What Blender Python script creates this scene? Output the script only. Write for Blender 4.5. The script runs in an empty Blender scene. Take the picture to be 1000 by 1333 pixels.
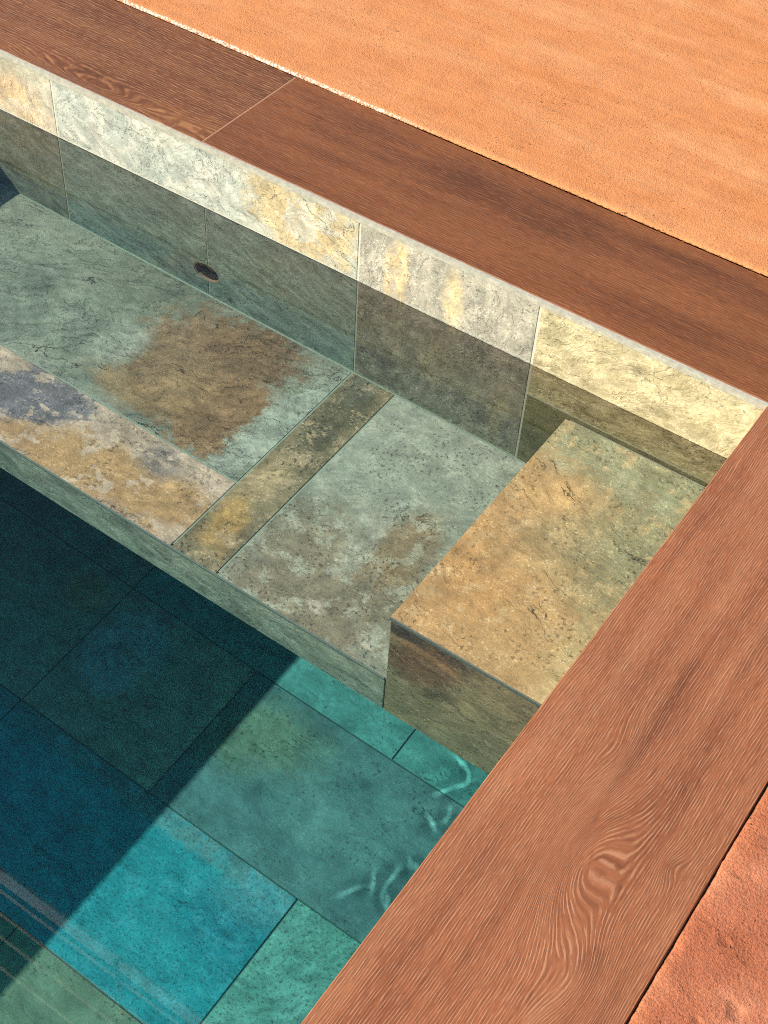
import bpy, math, random
from mathutils import Matrix, Vector, noise as mnoise
random.seed(11)
scene = bpy.context.scene
COL = scene.collection

# ------------------------------------------------------------------ camera
cam_d = bpy.data.cameras.new('camera')
cam = bpy.data.objects.new('camera', cam_d)
COL.objects.link(cam)
cam.matrix_world = Matrix(((0.82104309, -0.44910611, 0.35240877, 0.36625281),
                           (0.56875938, 0.5905513, -0.57250495, -1.73930634),
                           (0.04900001, 0.67048703, 0.74030138, 1.52353629),
                           (0, 0, 0, 1)))
cam_d.sensor_fit = 'HORIZONTAL'
cam_d.sensor_width = 36.0
cam_d.lens = 36.0 * 1841.19 / 1000.0
cam_d.clip_start = 0.02
cam_d.clip_end = 500
scene.camera = cam

# ------------------------------------------------------------------ sky, sun, exposure
SUN_EL = 33.2                      # degrees above the horizon
SUN_AZ = 43.0                      # light travels towards +X turned this far to +Y
world = bpy.data.worlds.new('World')
scene.world = world
world.use_nodes = True
wn = world.node_tree.nodes
sky = wn.new('ShaderNodeTexSky')
sky.sky_type = 'NISHITA'
sky.sun_disc = False
sky.sun_elevation = math.radians(SUN_EL)
to_sun = Vector((-math.cos(math.radians(SUN_AZ)), -math.sin(math.radians(SUN_AZ)), 0))
sky.sun_rotation = math.atan2(to_sun.x, to_sun.y)
world.node_tree.links.new(sky.outputs[0], wn['Background'].inputs['Color'])
wn['Background'].inputs['Strength'].default_value = 0.11
sun_d = bpy.data.lights.new('sun', 'SUN')
sun_d.energy = 4.8
sun_d.angle = math.radians(0.5)
sun_d.color = (1.0, 0.945, 0.86)
sun = bpy.data.objects.new('sun', sun_d)
COL.objects.link(sun)
sun_dir = Vector((-to_sun.x * math.cos(math.radians(SUN_EL)), -to_sun.y * math.cos(math.radians(SUN_EL)), -math.sin(math.radians(SUN_EL))))
sun.rotation_euler = sun_dir.to_track_quat('-Z', 'Y').to_euler()
sun.location = (-4, -4, 6)
sun_d.cycles.is_caustics_light = True        # sunlight is refracted through the pool water
vs = scene.view_settings
vs.view_transform = 'Standard'
vs.look = 'None'
vs.exposure = 1.0
vs.gamma = 1.0
vs.use_curve_mapping = False
scene.cycles.caustics_refractive = True
scene.cycles.blur_glossy = 0.0
scene.cycles.use_denoising = False
scene.cycles.filter_width = 1.0
scene.cycles.sample_clamp_indirect = 3.0
scene.cycles.caustics_reflective = False
scene.cycles.max_bounces = 8
scene.cycles.transmission_bounces = 8

# ------------------------------------------------------------------ dimensions (metres)
WATER = -0.1455
LEDGE = -0.520
STEP = -0.275
FRONT = -0.557           # y of the ledge and step front
UNDER = -0.648           # underside of the ledge
FLOOR = -1.550
BACKW = 0.300            # width of the back coping
SIDEW = 0.290            # width of the side coping

# ------------------------------------------------------------------ node helpers
def lin(c):
    return tuple(((x / 255.0) / 12.92 if x / 255.0 <= 0.04045 else ((x / 255.0 + 0.055) / 1.055) ** 2.4) for x in c)

class NT:
    def __init__(self, name):
        self.mat = bpy.data.materials.new(name)
        self.mat.use_nodes = True
        self.t = self.mat.node_tree
        self.n = self.t.nodes
        self.bsdf = self.n['Principled BSDF']
        g = self.n.new('ShaderNodeNewGeometry')
        self.pos = g.outputs['Position']
    def put(self, sock, v):
        if isinstance(v, bpy.types.NodeSocket):
            self.t.links.new(v, sock)
        elif isinstance(v, (tuple, list)) and len(v) == 3 and sock.type == 'RGBA':
            sock.default_value = (*v, 1)
        else:
            sock.default_value = v
    def m(self, op, a, b=0.0, c=0.0, clamp=False):
        n = self.n.new('ShaderNodeMath'); n.operation = op; n.use_clamp = clamp
        self.put(n.inputs[0], a); self.put(n.inputs[1], b)
        if op in ('MULTIPLY_ADD', 'WRAP', 'COMPARE', 'SMOOTH_MIN', 'SMOOTH_MAX'):
            self.put(n.inputs[2], c)
        return n.outputs[0]
    def vm(self, op, a, b=(0, 0, 0)):
        n = self.n.new('ShaderNodeVectorMath'); n.operation = op
        self.put(n.inputs[0], a)
        if op == 'SCALE':
            self.put(n.inputs['Scale'], b)
        else:
            self.put(n.inputs[1], b)
        return n.outputs['Value'] if op in ('LENGTH', 'DISTANCE', 'DOT_PRODUCT') else n.outputs[0]
    def xyz(self, x, y, z=0.0):
        n = self.n.new('ShaderNodeCombineXYZ')
        for s, v in zip(n.inputs, (x, y, z)):
            self.put(s, v)
        return n.outputs[0]
    def sep(self, v):
        n = self.n.new('ShaderNodeSeparateXYZ'); self.put(n.inputs[0], v)
        return n.outputs
    def noise(self, v, scale, detail=4.0, rough=0.55, dist=0.0, color=False):
        n = self.n.new('ShaderNodeTexNoise')
        self.put(n.inputs['Vector'], v)
        n.inputs['Scale'].default_value = scale
        n.inputs['Detail'].default_value = detail
        n.inputs['Roughness'].default_value = rough
        n.inputs['Distortion'].default_value = dist
        return n.outputs[1] if color else n.outputs[0]
    def voro(self, v, scale, feature='F1', rnd=1.0):
        n = self.n.new('ShaderNodeTexVoronoi'); n.feature = feature
        self.put(n.inputs['Vector'], v)
        n.inputs['Scale'].default_value = scale
        n.inputs['Randomness'].default_value = rnd
        return n.outputs['Distance']
    def sm(self, v, lo, hi):                       # smoothstep
        n = self.n.new('ShaderNodeMapRange'); n.interpolation_type = 'SMOOTHSTEP'
        self.put(n.inputs[0], v)
        n.inputs[1].default_value = lo; n.inputs[2].default_value = hi
        return n.outputs[0]
    def mr(self, v, a, b, c, d):
        n = self.n.new('ShaderNodeMapRange'); n.clamp = True
        self.put(n.inputs[0], v)
        for i, x in enumerate((a, b, c, d)):
            n.inputs[1 + i].default_value = x
        return n.outputs[0]
    def mix(self, f, a, b, mode='MIX'):
        n = self.n.new('ShaderNodeMix'); n.data_type = 'RGBA'; n.blend_type = mode
        self.put(n.inputs[0], f); self.put(n.inputs[6], a); self.put(n.inputs[7], b)
        return n.outputs[2]
    def mulc(self, col, f):                        # colour times a value
        return self.vm('SCALE', col, f)
    def ramp(self, f, stops):
        n = self.n.new('ShaderNodeValToRGB')
        e = n.color_ramp.elements
        while len(e) < len(stops):
            e.new(0.5)
        for k, (p, c) in zip(e, stops):
            k.position = p; k.color = (*c, 1)
        self.put(n.inputs[0], f)
        return n.outputs[0]
    def bump(self, h, dist, strength=1.0, normal=None):
        n = self.n.new('ShaderNodeBump')
        n.inputs['Strength'].default_value = strength
        n.inputs['Distance'].default_value = dist
        self.put(n.inputs['Height'], h)
        if normal is not None:
            self.put(n.inputs['Normal'], normal)
        return n.outputs[0]
    def done(self, col, rough, normal=None, spec=0.5):
        self.put(self.bsdf.inputs['Base Color'], col)
        self.put(self.bsdf.inputs['Roughness'], rough)
        self.bsdf.inputs['Specular IOR Level'].default_value = spec
        if normal is not None:
            self.put(self.bsdf.inputs['Normal'], normal)
        return self.mat

# ------------------------------------------------------------------ slate
G = (1.10, 1.00, 1.00)      # walls
GL = (1.38, 0.93, 0.93)     # bench
GF = (0.66, 0.62, 0.68)     # floor
D = 0.66                    # dry surfaces: plaster, wood
# plane 'h' = lies flat (x, y), 'w' = wall facing the camera (x, z), 's' = side wall (y, z)
def slate(name, plane, cols, blobs=(), seed=0, gain=None, grain=0.0, streak=0.35, speck=0.4, pits=0.5,
          crack=0.6, relief=1.0, dry=None, lscale=6.0, rough=0.6, crust=None, sand=0.16, step=0.10, pthr=0.43, pscale=125.0):
    t = NT(name)
    s = t.sep(t.pos)
    u, v = {'h': (s[0], s[1]), 'w': (s[0], s[2]), 's': (s[1], s[2])}[plane]
    flat = t.xyz(u, v, 0.0)
    p = t.vm('ADD', flat, (seed * 3.17, seed * 1.73, seed * 0.91))
    warp = t.vm('SUBTRACT', t.noise(p, 9.0, 5, 0.6, color=True), (0.5, 0.5, 0.5))
    gain = G if gain is None else gain
    gv = lambda c: tuple(min(0.9, x * g) for x, g in zip(lin(c), gain))
    cols = [gv(c) for c in cols]
    big = t.noise(p, lscale, 6, 0.62, 0.6)
    col = t.ramp(big, [(0.30, cols[0]), (0.50, cols[1]), (0.70, cols[2])])
    wp = t.vm('ADD', flat, t.vm('SCALE', warp, 0.11))
    fine = t.noise(p, 70.0, 5, 0.65)
    jagn = t.noise(p, 38.0, 6, 0.7)
    jagn2 = t.noise(t.vm('ADD', p, (2.2, 4.4, 1.0)), 15.0, 5, 0.6)
    for (cx, cy, ax, ay, bx, by), bc, soft, op in blobs:
        det = ax * by - ay * bx
        wamp = min(0.11, 0.9 * min(math.hypot(ax, ay), math.hypot(bx, by)))
        d = t.vm('SUBTRACT', t.vm('ADD', flat, t.vm('SCALE', warp, wamp)), (cx, cy, 0))
        e1 = t.vm('DOT_PRODUCT', d, (by / det, -bx / det, 0))
        e2 = t.vm('DOT_PRODUCT', d, (-ay / det, ax / det, 0))
        r = t.vm('LENGTH', t.xyz(e1, e2, 0))
        r = t.m('ADD', r, t.mr(jagn, 0.25, 0.75, -0.38, 0.38))
        k = t.m('SUBTRACT', 1.0, t.sm(r, 1.0 - soft, 1.0 + soft))
        bcl = gv(bc)
        bvar = t.mulc(bcl, t.m('MULTIPLY', t.mr(fine, 0.3, 0.7, 0.80, 1.20), t.mr(jagn2, 0.3, 0.7, 0.80, 1.20)))
        col = t.mix(t.m('MULTIPLY', k, op), col, bvar)
    # crusts of another tone with crisp, ragged edges
    if crust is not None:
        cc, cop, cth, csc = crust
        cn0 = t.noise(p, csc, 9, 0.68, 0.25)
        ck = t.sm(cn0, cth, cth + 0.045)
        col = t.mix(t.m('MULTIPLY', ck, cop), col, t.mulc(gv(cc), t.mr(fine, 0.3, 0.7, 0.85, 1.15)))
    # layered grain of the cleft face
    a = math.radians(grain)
    rot = t.xyz(t.vm('DOT_PRODUCT', wp, (math.cos(a) * 14, math.sin(a) * 14, 0)),
                t.vm('DOT_PRODUCT', wp, (-math.sin(a) * 60, math.cos(a) * 60, 0)), seed * 2.1)
    st = t.noise(rot, 1.0, 6, 0.66)
    col = t.mulc(col, t.mr(st, 0.3, 0.7, 1 - streak, 1 + streak))
    mid = t.noise(p, 22.0, 8, 0.66, 0.3)
    col = t.mulc(col, t.mr(mid, 0.32, 0.68, 1 - 0.20, 1 + 0.20))
    # sandy grain
    gr = t.noise(p, 300.0, 3, 0.7)
    col = t.mulc(col, t.mr(gr, 0.28, 0.72, 1 - sand, 1 + sand))
    # pale flecks
    fl = t.noise(t.vm('MULTIPLY', p, (1.0, 1.3, 1.0)), 190.0, 3, 0.6)
    flm = t.m('MULTIPLY', t.sm(fl, 0.57, 0.66), t.sm(mid, 0.40, 0.58))
    col = t.mix(t.m('MULTIPLY', flm, speck), col, t.mix(0.5, t.mulc(col, 1.9), gv((222, 212, 182))))
    # small dark pits
    pn = t.noise(p, pscale, 4, 0.6)
    pm = t.m('MULTIPLY', t.sm(pn, 0.565, 0.64), t.sm(t.noise(t.vm('ADD', p, (3.3, 5.1, 0.7)), 13.0, 4, 0.6), pthr, pthr + 0.17))
    col = t.mulc(col, t.m('SUBTRACT', 1.0, t.m('MULTIPLY', pm, pits)))
    # cleft steps: a few thin dark edges that come and go
    cn = t.noise(t.vm('ADD', rot, (7.7, 1.3, 2.0)), 0.16, 7, 0.62, 0.3)
    cd = t.m('ABSOLUTE', t.m('SUBTRACT', cn, 0.5))
    cm = t.m('MULTIPLY', t.m('SUBTRACT', 1.0, t.sm(cd, 0.0015, 0.008)), t.sm(t.noise(p, 9.0, 3, 0.5), 0.56, 0.64))
    col = t.mulc(col, t.m('SUBTRACT', 1.0, t.m('MULTIPLY', cm, crack)))
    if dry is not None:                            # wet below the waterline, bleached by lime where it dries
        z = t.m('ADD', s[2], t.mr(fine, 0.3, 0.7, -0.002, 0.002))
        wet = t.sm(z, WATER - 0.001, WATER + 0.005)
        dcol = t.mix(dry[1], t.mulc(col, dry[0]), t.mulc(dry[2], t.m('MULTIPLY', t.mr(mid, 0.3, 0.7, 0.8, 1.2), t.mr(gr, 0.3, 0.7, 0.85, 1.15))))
        meniscus = t.m('MULTIPLY', t.sm(z, WATER + 0.0005, WATER + 0.0025), t.m('SUBTRACT', 1.0, t.sm(z, WATER + 0.0035, WATER + 0.007)))  # bright meniscus line painted in the lime tone just above the water
        dcol = t.mix(t.m('MULTIPLY', meniscus, 0.7), dcol, dry[2])
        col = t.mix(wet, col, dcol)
    h = t.m('ADD', t.m('MULTIPLY', big, 1.0), t.m('MULTIPLY', t.noise(p, 16.0, 4, 0.5), 0.45))
    h = t.m('ADD', h, t.m('MULTIPLY', st, 0.16))
    h = t.m('ADD', h, t.m('MULTIPLY', fl, 0.035))
    h = t.m('SUBTRACT', h, t.m('MULTIPLY', pm, 0.07))
    h = t.m('ADD', h, t.m('MULTIPLY', t.m('ADD', t.m('ADD', t.sm(cn, 0.492, 0.508), t.sm(cn, 0.39, 0.46)), t.sm(cn, 0.55, 0.62)), step))
    nrm = t.bump(h, 0.007 * relief, 1.0)
    return t.done(col, t.mr(mid, 0.3, 0.7, rough - 0.1, rough + 0.15), nrm, 0.35)

# ------------------------------------------------------------------ wood grain plank
def wood(name, along, dark, base, light, rings, knots=(), streaks=(), seed=0, linefreq=230.0, line=0.62, gain=(1, 1, 1), relief=1.0, jitter=0.65):
    t = NT(name)
    s = t.sep(t.pos)
    l, w = (s[0], s[1]) if along == 'x' else (s[1], s[0])
    p = t.xyz(l, w, seed * 1.37)
    dark, base, light = [tuple(x * g for x, g in zip(lin(c), gain)) for c in (dark, base, light)]
    amp = rings
    low = t.noise(t.xyz(t.m('MULTIPLY', l, 2.2), t.m('MULTIPLY', w, 5.0), seed * 2.9), 1.0, 3, 0.5)
    mid = t.noise(t.xyz(t.m('MULTIPLY', l, 9.0), t.m('MULTIPLY', w, 30.0), seed * 4.1), 1.0, 4, 0.55)
    ww = t.m('ADD', w, t.mr(low, 0.2, 0.8, -amp, amp))
    r = t.m('ADD', ww, t.mr(mid, 0.2, 0.8, -0.0016, 0.0016))
    kd = None
    for (kl, kw, sl, sw, push, tone) in knots:
        e = t.vm('LENGTH', t.xyz(t.m('DIVIDE', t.m('SUBTRACT', l, kl), sl), t.m('DIVIDE', t.m('SUBTRACT', w, kw), sw), 0))
        g = t.m('POWER', 2.718, t.m('MULTIPLY', t.m('MULTIPLY', e, e), -1.0))
        r = t.m('ADD', r, t.m('MULTIPLY', g, push))
        g2 = t.m('MULTIPLY', t.m('MULTIPLY', g, g), tone)
        kd = g2 if kd is None else t.m('ADD', kd, g2)
    jit = t.noise(t.xyz(t.m('MULTIPLY', r, linefreq * 0.22), t.m('MULTIPLY', l, 7.0), seed), 1.0, 3, 0.6)
    phase = t.m('ADD', t.m('MULTIPLY', r, linefreq), t.mr(jit, 0.2, 0.8, -jitter, jitter))
    wv = t.m('MULTIPLY_ADD', t.m('SINE', t.m('MULTIPLY', phase, 2 * math.pi)), 0.5, 0.5)
    f1 = t.noise(t.xyz(t.m('MULTIPLY', r, linefreq * 2.2), t.m('MULTIPLY', l, 55.0), seed + 5.0), 1.0, 2, 0.6)
    f2 = t.noise(t.xyz(t.m('MULTIPLY', r, linefreq * 0.8), t.m('MULTIPLY', l, 38.0), seed + 3.0), 1.0, 3, 0.6)
    band = t.noise(t.xyz(t.m('MULTIPLY', r, 30.0), t.m('MULTIPLY', l, 2.2), seed + 9.0), 1.0, 3, 0.55)
    col = t.ramp(band, [(0.22, dark), (0.50, base), (0.80, tuple(0.7 * a + 0.3 * b for a, b in zip(base, light)))])
    col = t.mulc(col, t.mr(t.noise(p, 4.5, 5, 0.62), 0.3, 0.7, 0.84, 1.15))
    for (sl_, sw_, al, aw, op) in streaks:          # darker heartwood streaks
        wobb = t.mr(mid, 0.2, 0.8, -0.9, 0.9)
        e = t.vm('LENGTH', t.xyz(t.m('DIVIDE', t.m('SUBTRACT', l, sl_), al),
                                 t.m('DIVIDE', t.m('ADD', t.m('SUBTRACT', ww, sw_), 0.0), aw), 0))
        k = t.m('SUBTRACT', 1.0, t.sm(t.m('ADD', e, wobb), 0.1, 1.5))
        col = t.mix(t.m('MULTIPLY', k, op), col, tuple(x * 0.8 for x in dark))
    if kd is not None:
        col = t.mix(t.m('MINIMUM', kd, 0.8), col, tuple(x * 0.65 for x in dark))
    lines = t.m('MULTIPLY', t.sm(wv, 0.50, 0.95), t.sm(f2, 0.38, 0.60))
    pores = t.m('MULTIPLY', t.sm(t.m('SUBTRACT', 1.0, wv), 0.45, 0.95), t.sm(f2, 0.30, 0.62))
    col = t.mulc(col, t.mr(f1, 0.28, 0.72, 1 - 0.22, 1 + 0.22))
    col = t.mulc(col, t.m('SUBTRACT', 1.0, t.m('MULTIPLY', pores, 0.55 * line)))
    col = t.mix(t.m('MULTIPLY', lines, line), col, light)
    h = t.m('ADD', t.m('MULTIPLY', lines, 0.8), t.m('MULTIPLY', f1, 0.5))
    nrm = t.bump(h, 0.0006 * relief, 1.0)
    return t.done(col, t.mr(f1, 0.3, 0.7, 0.50, 0.62), nrm, 0.28)

# ------------------------------------------------------------------ plaster ground
def plaster():
    t = NT('plaster')
    s = t.sep(t.pos)
    p = t.pos
    red = t.sm(t.m('ADD', t.m('SUBTRACT', s[0], t.m('MULTIPLY', t.m('MAXIMUM', s[1], 0.0), 1.3)), t.m('MULTIPLY', t.noise(p, 3.0, 5, 0.6), 0.3)), 0.25, 0.50)
    wob = t.noise(p, 4.0, 4, 0.55)
    tro = t.noise(t.xyz(t.m('ADD', t.m('MULTIPLY', s[0], 2.2), t.m('MULTIPLY', s[1], 0.4)),
                        t.m('ADD', t.m('MULTIPLY', s[1], 11.0), t.m('MULTIPLY', wob, 0.9)), 0), 1.0, 5, 0.6)
    a = t.ramp(tro, [(0.28, lin((220, 138, 80))), (0.5, lin((226, 148, 92))), (0.78, lin((236, 166, 110)))])
    b = t.ramp(t.noise(p, 11.0, 5, 0.6), [(0.28, lin((176, 100, 66))), (0.52, lin((196, 118, 82))), (0.75, lin((216, 142, 104)))])
    col = t.mix(red, a, b)
    tr2 = t.noise(t.xyz(t.m('ADD', t.m('MULTIPLY', s[0], 5.0), t.m('MULTIPLY', s[1], 2.0)), t.m('MULTIPLY', s[1], 48.0), 4.0), 1.0, 4, 0.65)
    col = t.mulc(col, t.mr(tr2, 0.3, 0.7, 0.92, 1.08))
    col = t.mulc(col, t.mr(t.noise(p, 18.0, 6, 0.65), 0.3, 0.7, 0.90, 1.10))
    g1 = t.noise(p, 330.0, 4, 0.7)
    g2 = t.noise(p, 120.0, 3, 0.6)
    gm = t.noise(p, 12.0, 4, 0.6)
    col = t.mulc(col, t.mr(g1, 0.28, 0.72, 0.70, 1.30))
    pit = t.m('MULTIPLY', t.sm(t.noise(p, 170.0, 3, 0.6), 0.62, 0.70), t.sm(gm, 0.46, 0.62))
    pit2 = t.m('MULTIPLY', t.sm(t.noise(p, 75.0, 3, 0.6), 0.68, 0.74), t.sm(t.noise(p, 6.0, 3, 0.6), 0.52, 0.66))
    pit = t.m('MAXIMUM', pit, pit2)
    col = t.mulc(col, t.m('SUBTRACT', 1.0, t.m('MULTIPLY', pit, 0.62)))
    col = t.mulc(col, D)
    # pale specks along the joint with the coping
    sp = t.m('MULTIPLY', t.sm(t.m('MULTIPLY', s[1], -1.0), -0.3085, -0.3045), t.sm(t.m('MULTIPLY', s[0], -1.0), 0.80, 1.0))
    sp = t.m('MULTIPLY', sp, t.m('MULTIPLY', t.sm(s[1], 0.290, 0.2985), t.sm(t.noise(p, 210.0, 3, 0.6), 0.44, 0.54)))
    col = t.mix(t.m('MULTIPLY', sp, 0.9), col, (0.60, 0.50, 0.40))
    scr = t.noise(t.xyz(t.m('MULTIPLY', s[0], 6.0), t.m('MULTIPLY', s[1], 130.0), 2.0), 1.0, 3, 0.6)   # fine trowel scratches
    lump = t.noise(p, 30.0, 4, 0.5)
    dent = t.sm(t.noise(p, 26.0, 2, 0.4), 0.60, 0.78)
    h = t.m('ADD', t.m('MULTIPLY', g1, 0.46), t.m('MULTIPLY', g2, 0.24))
    h = t.m('ADD', h, t.m('MULTIPLY', tro, 0.10))
    h = t.m('ADD', h, t.m('MULTIPLY', scr, 0.08))
    h = t.m('ADD', h, t.m('MULTIPLY', lump, t.m('ADD', 0.12, t.m('MULTIPLY', red, 0.45))))
    h = t.m('SUBTRACT', h, t.m('MULTIPLY', t.m('MULTIPLY', dent, red), 0.8))
    h = t.m('SUBTRACT', h, t.m('MULTIPLY', pit, 0.35))
    return t.done(col, 0.88, t.bump(h, 0.006, 1.0), 0.15)

def simple(name, c, rough=0.8, var=0.12, scale=60.0, bump=0.001, spec=0.3, gain=1.0):
    t = NT(name)
    n = t.noise(t.pos, scale, 5, 0.65)
    col = t.mulc(tuple(x * gain for x in lin(c)), t.mr(n, 0.3, 0.7, 1 - var, 1 + var))
    return t.done(col, rough, t.bump(n, bump) if bump else None, spec)

# ------------------------------------------------------------------ mesh helpers
def mesh_obj(name, verts, faces, mat, parent=None, smooth=False, origin=None):
    if origin is None:
        xs = list(zip(*verts))
        origin = Vector([(min(a) + max(a)) / 2 for a in xs])
    else:
        origin = Vector(origin)
    me = bpy.data.meshes.new(name)
    me.from_pydata([tuple(Vector(v) - origin) for v in verts], [], faces)
    me.validate()
    if mat:
        me.materials.append(mat)
    if smooth:
        me.polygons.foreach_set('use_smooth', [True] * len(me.polygons))
    o = bpy.data.objects.new(name, me)
    COL.objects.link(o)
    if parent is not None:
        o.parent = parent
        base = Vector(parent.location)
        if parent.parent is not None:
            base = base + Vector(parent.parent.location)
        o.location = origin - base
    else:
        o.location = origin
    o.cycles.is_caustics_receiver = True
    return o

def thing(name, label, cat, loc, group=None):
    o = bpy.data.objects.new(name, None)
    o.empty_display_size = 0.1
    COL.objects.link(o)
    o.location = loc
    o['label'] = label
    o['category'] = cat
    if group:
        o['group'] = group
    return o

def box_geo(x0, x1, y0, y1, z0, z1):
    v = [(x0, y0, z0), (x1, y0, z0), (x1, y1, z0), (x0, y1, z0), (x0, y0, z1), (x1, y0, z1), (x1, y1, z1), (x0, y1, z1)]
    f = [(0, 3, 2, 1), (4, 5, 6, 7), (0, 1, 5, 4), (1, 2, 6, 5), (2, 3, 7, 6), (3, 0, 4, 7)]
    return v, f

def block(name, b, mat, parent=None):
    v, f = box_geo(*b)
    return mesh_obj(name, v, f, mat, parent)

GAP = 0.0016
def tile(parent, plane, u0, u1, v0, v1, face, mat, sign=1, name='tile', th=0.010, bev=0.0013, gap=GAP, label=None):
    """a bevelled slab; plane 'h': u=x v=y face=z up; 'w': u=x v=z face=y towards -y*sign; 's': u=y v=z face=x towards sign"""
    u0 += gap; u1 -= gap; v0 += gap; v1 -= gap
    up = random.uniform(-0.0004, 0.0004)
    def P(u, v, d):                               # d = depth below the face
        if plane == 'h':
            return (u, v, face + up - d)
        if plane == 'w':
            return (u, face + sign * (d - up), v)
        return (face - sign * (d - up), u, v)
    vs_ = []
    for ins, d in ((0, th), (0, bev), (bev, 0.0)):
        for (a, b) in ((u0 + ins, v0 + ins), (u1 - ins, v0 + ins), (u1 - ins, v1 - ins), (u0 + ins, v1 - ins)):
            j = (lambda: random.uniform(-0.0003, 0.0003)) if ins else (lambda: 0.0)
            vs_.append(P(a + j(), b + j(), d))
    fs = []
    for k in (0, 4):
        for i in range(4):
            fs.append((k + i, k + (i + 1) % 4, k + 4 + (i + 1) % 4, k + 4 + i))
    fs.append((8, 9, 10, 11)); fs.append((3, 2, 1, 0))
    if (plane == 'w' and sign > 0) is False and plane != 'h' and sign < 0:
        fs = [tuple(reversed(f)) for f in fs]
    o = mesh_obj(name, vs_, fs, mat, parent)
    if label:
        o['label'] = label
    return o

# ------------------------------------------------------------------ materials
grout = simple('grout', (178, 172, 150), 0.9, 0.15, 90.0, 0.001)
grout_deep = simple('grout_deep', (158, 156, 136), 0.9, 0.15, 90.0, 0.001)
grout_floor = simple('grout_floor', (92, 100, 92), 0.9, 0.15, 90.0, 0.001)
lime = simple('lime_trim', (222, 216, 190), 0.8, 0.22, 90.0, 0.0008, gain=0.44)
concrete = simple('concrete', (140, 135, 125), 0.9)
plast = plaster()

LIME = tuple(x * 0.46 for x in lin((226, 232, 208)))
sl = {}
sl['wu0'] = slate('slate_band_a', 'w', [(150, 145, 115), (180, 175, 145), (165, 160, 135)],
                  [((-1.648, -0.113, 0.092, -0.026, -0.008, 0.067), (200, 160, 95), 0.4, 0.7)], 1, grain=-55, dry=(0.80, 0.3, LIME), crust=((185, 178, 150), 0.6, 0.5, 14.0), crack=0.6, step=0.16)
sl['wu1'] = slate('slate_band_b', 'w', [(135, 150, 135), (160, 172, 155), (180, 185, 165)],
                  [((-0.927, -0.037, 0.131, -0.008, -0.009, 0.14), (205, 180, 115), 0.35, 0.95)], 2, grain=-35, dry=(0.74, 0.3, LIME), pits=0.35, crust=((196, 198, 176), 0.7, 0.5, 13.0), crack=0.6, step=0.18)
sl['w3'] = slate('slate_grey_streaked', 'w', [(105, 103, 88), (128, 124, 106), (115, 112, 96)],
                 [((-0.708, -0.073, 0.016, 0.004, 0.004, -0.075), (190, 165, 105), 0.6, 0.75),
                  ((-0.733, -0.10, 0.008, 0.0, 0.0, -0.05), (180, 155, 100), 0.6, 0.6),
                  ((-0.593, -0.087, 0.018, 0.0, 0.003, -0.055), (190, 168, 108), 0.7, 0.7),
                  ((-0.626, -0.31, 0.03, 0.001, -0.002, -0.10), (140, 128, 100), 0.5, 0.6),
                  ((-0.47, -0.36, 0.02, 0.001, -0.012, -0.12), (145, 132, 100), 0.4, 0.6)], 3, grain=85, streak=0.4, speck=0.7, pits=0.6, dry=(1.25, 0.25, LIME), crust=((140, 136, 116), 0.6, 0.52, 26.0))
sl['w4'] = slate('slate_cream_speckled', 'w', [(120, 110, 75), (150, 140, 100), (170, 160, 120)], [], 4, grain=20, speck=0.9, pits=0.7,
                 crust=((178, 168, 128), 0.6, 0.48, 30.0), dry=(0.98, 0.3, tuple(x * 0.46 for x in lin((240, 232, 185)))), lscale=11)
sl['w4b'] = slate('slate_olive', 'w', [(92, 90, 60), (108, 104, 72), (100, 98, 70)], [], 5, streak=0.2)
WLC = [(100, 115, 103), (122, 136, 122), (112, 128, 116)]
sl['wl1'] = slate('slate_green_grey_a', 'w', [(105, 105, 85), (122, 126, 108), (112, 120, 106)], [], 6, grain=-30, streak=0.42)
sl['wl2'] = slate('slate_green_grey_b', 'w', WLC, [((-1.231, -0.446, 0.073, 0.045, -0.007, -0.05), (130, 112, 86), 0.7, 0.45)], 7, grain=-25, streak=0.42, pits=0.6, crust=((140, 150, 136), 0.4, 0.53, 15.0))
sl['wl3'] = slate('slate_green_grey_c', 'w', WLC, [], 8, grain=-35, pits=0.75, speck=0.5, streak=0.42, crust=((142, 150, 136), 0.45, 0.52, 17.0))
# the ledge
BROWN = (132, 112, 78)
sl['l1'] = slate('slate_green_brown', 'h', [(98, 112, 94), (126, 142, 122), (142, 154, 132)],
                 [((-1.219, -0.05, 0.16, 0.046, 0.015, -0.07), (95, 108, 88), 0.6, 0.6),
                  ((-1.04, -0.19, 0.02, 0.150, 0.165, -0.042), BROWN, 0.30, 0.88),
                  ((-0.99, -0.08, 0.105, 0.031, 0.032, -0.075), (118, 100, 70), 0.3, 0.88),
                  ((-0.935, -0.255, 0.045, 0.085, 0.075, -0.07), BROWN, 0.10, 0.95),
                  ((-1.10, -0.310, 0.085, 0.02, 0.055, -0.03), (136, 118, 80), 0.5, 0.8),
                  ((-1.05, -0.26, 0.05, 0.05, 0.05, -0.03), (146, 128, 88), 0.8, 0.6),
                  ((-0.812, -0.165, 0.03, 0.17, -0.062, -0.012), (150, 168, 148), 0.12, 0.95),
                  ((-0.835, -0.32, 0.02, 0.05, -0.03, -0.01), (150, 165, 146), 0.2, 0.9),
                  ((-1.213, -0.216, 0.03, 0.05, 0.035, -0.028), (150, 165, 146), 0.4, 0.7)], 9, grain=28, streak=0.28, crack=0.8, lscale=4.5, gain=GL, pits=0.25, relief=1.7, sand=0.12, step=0.16)
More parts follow.
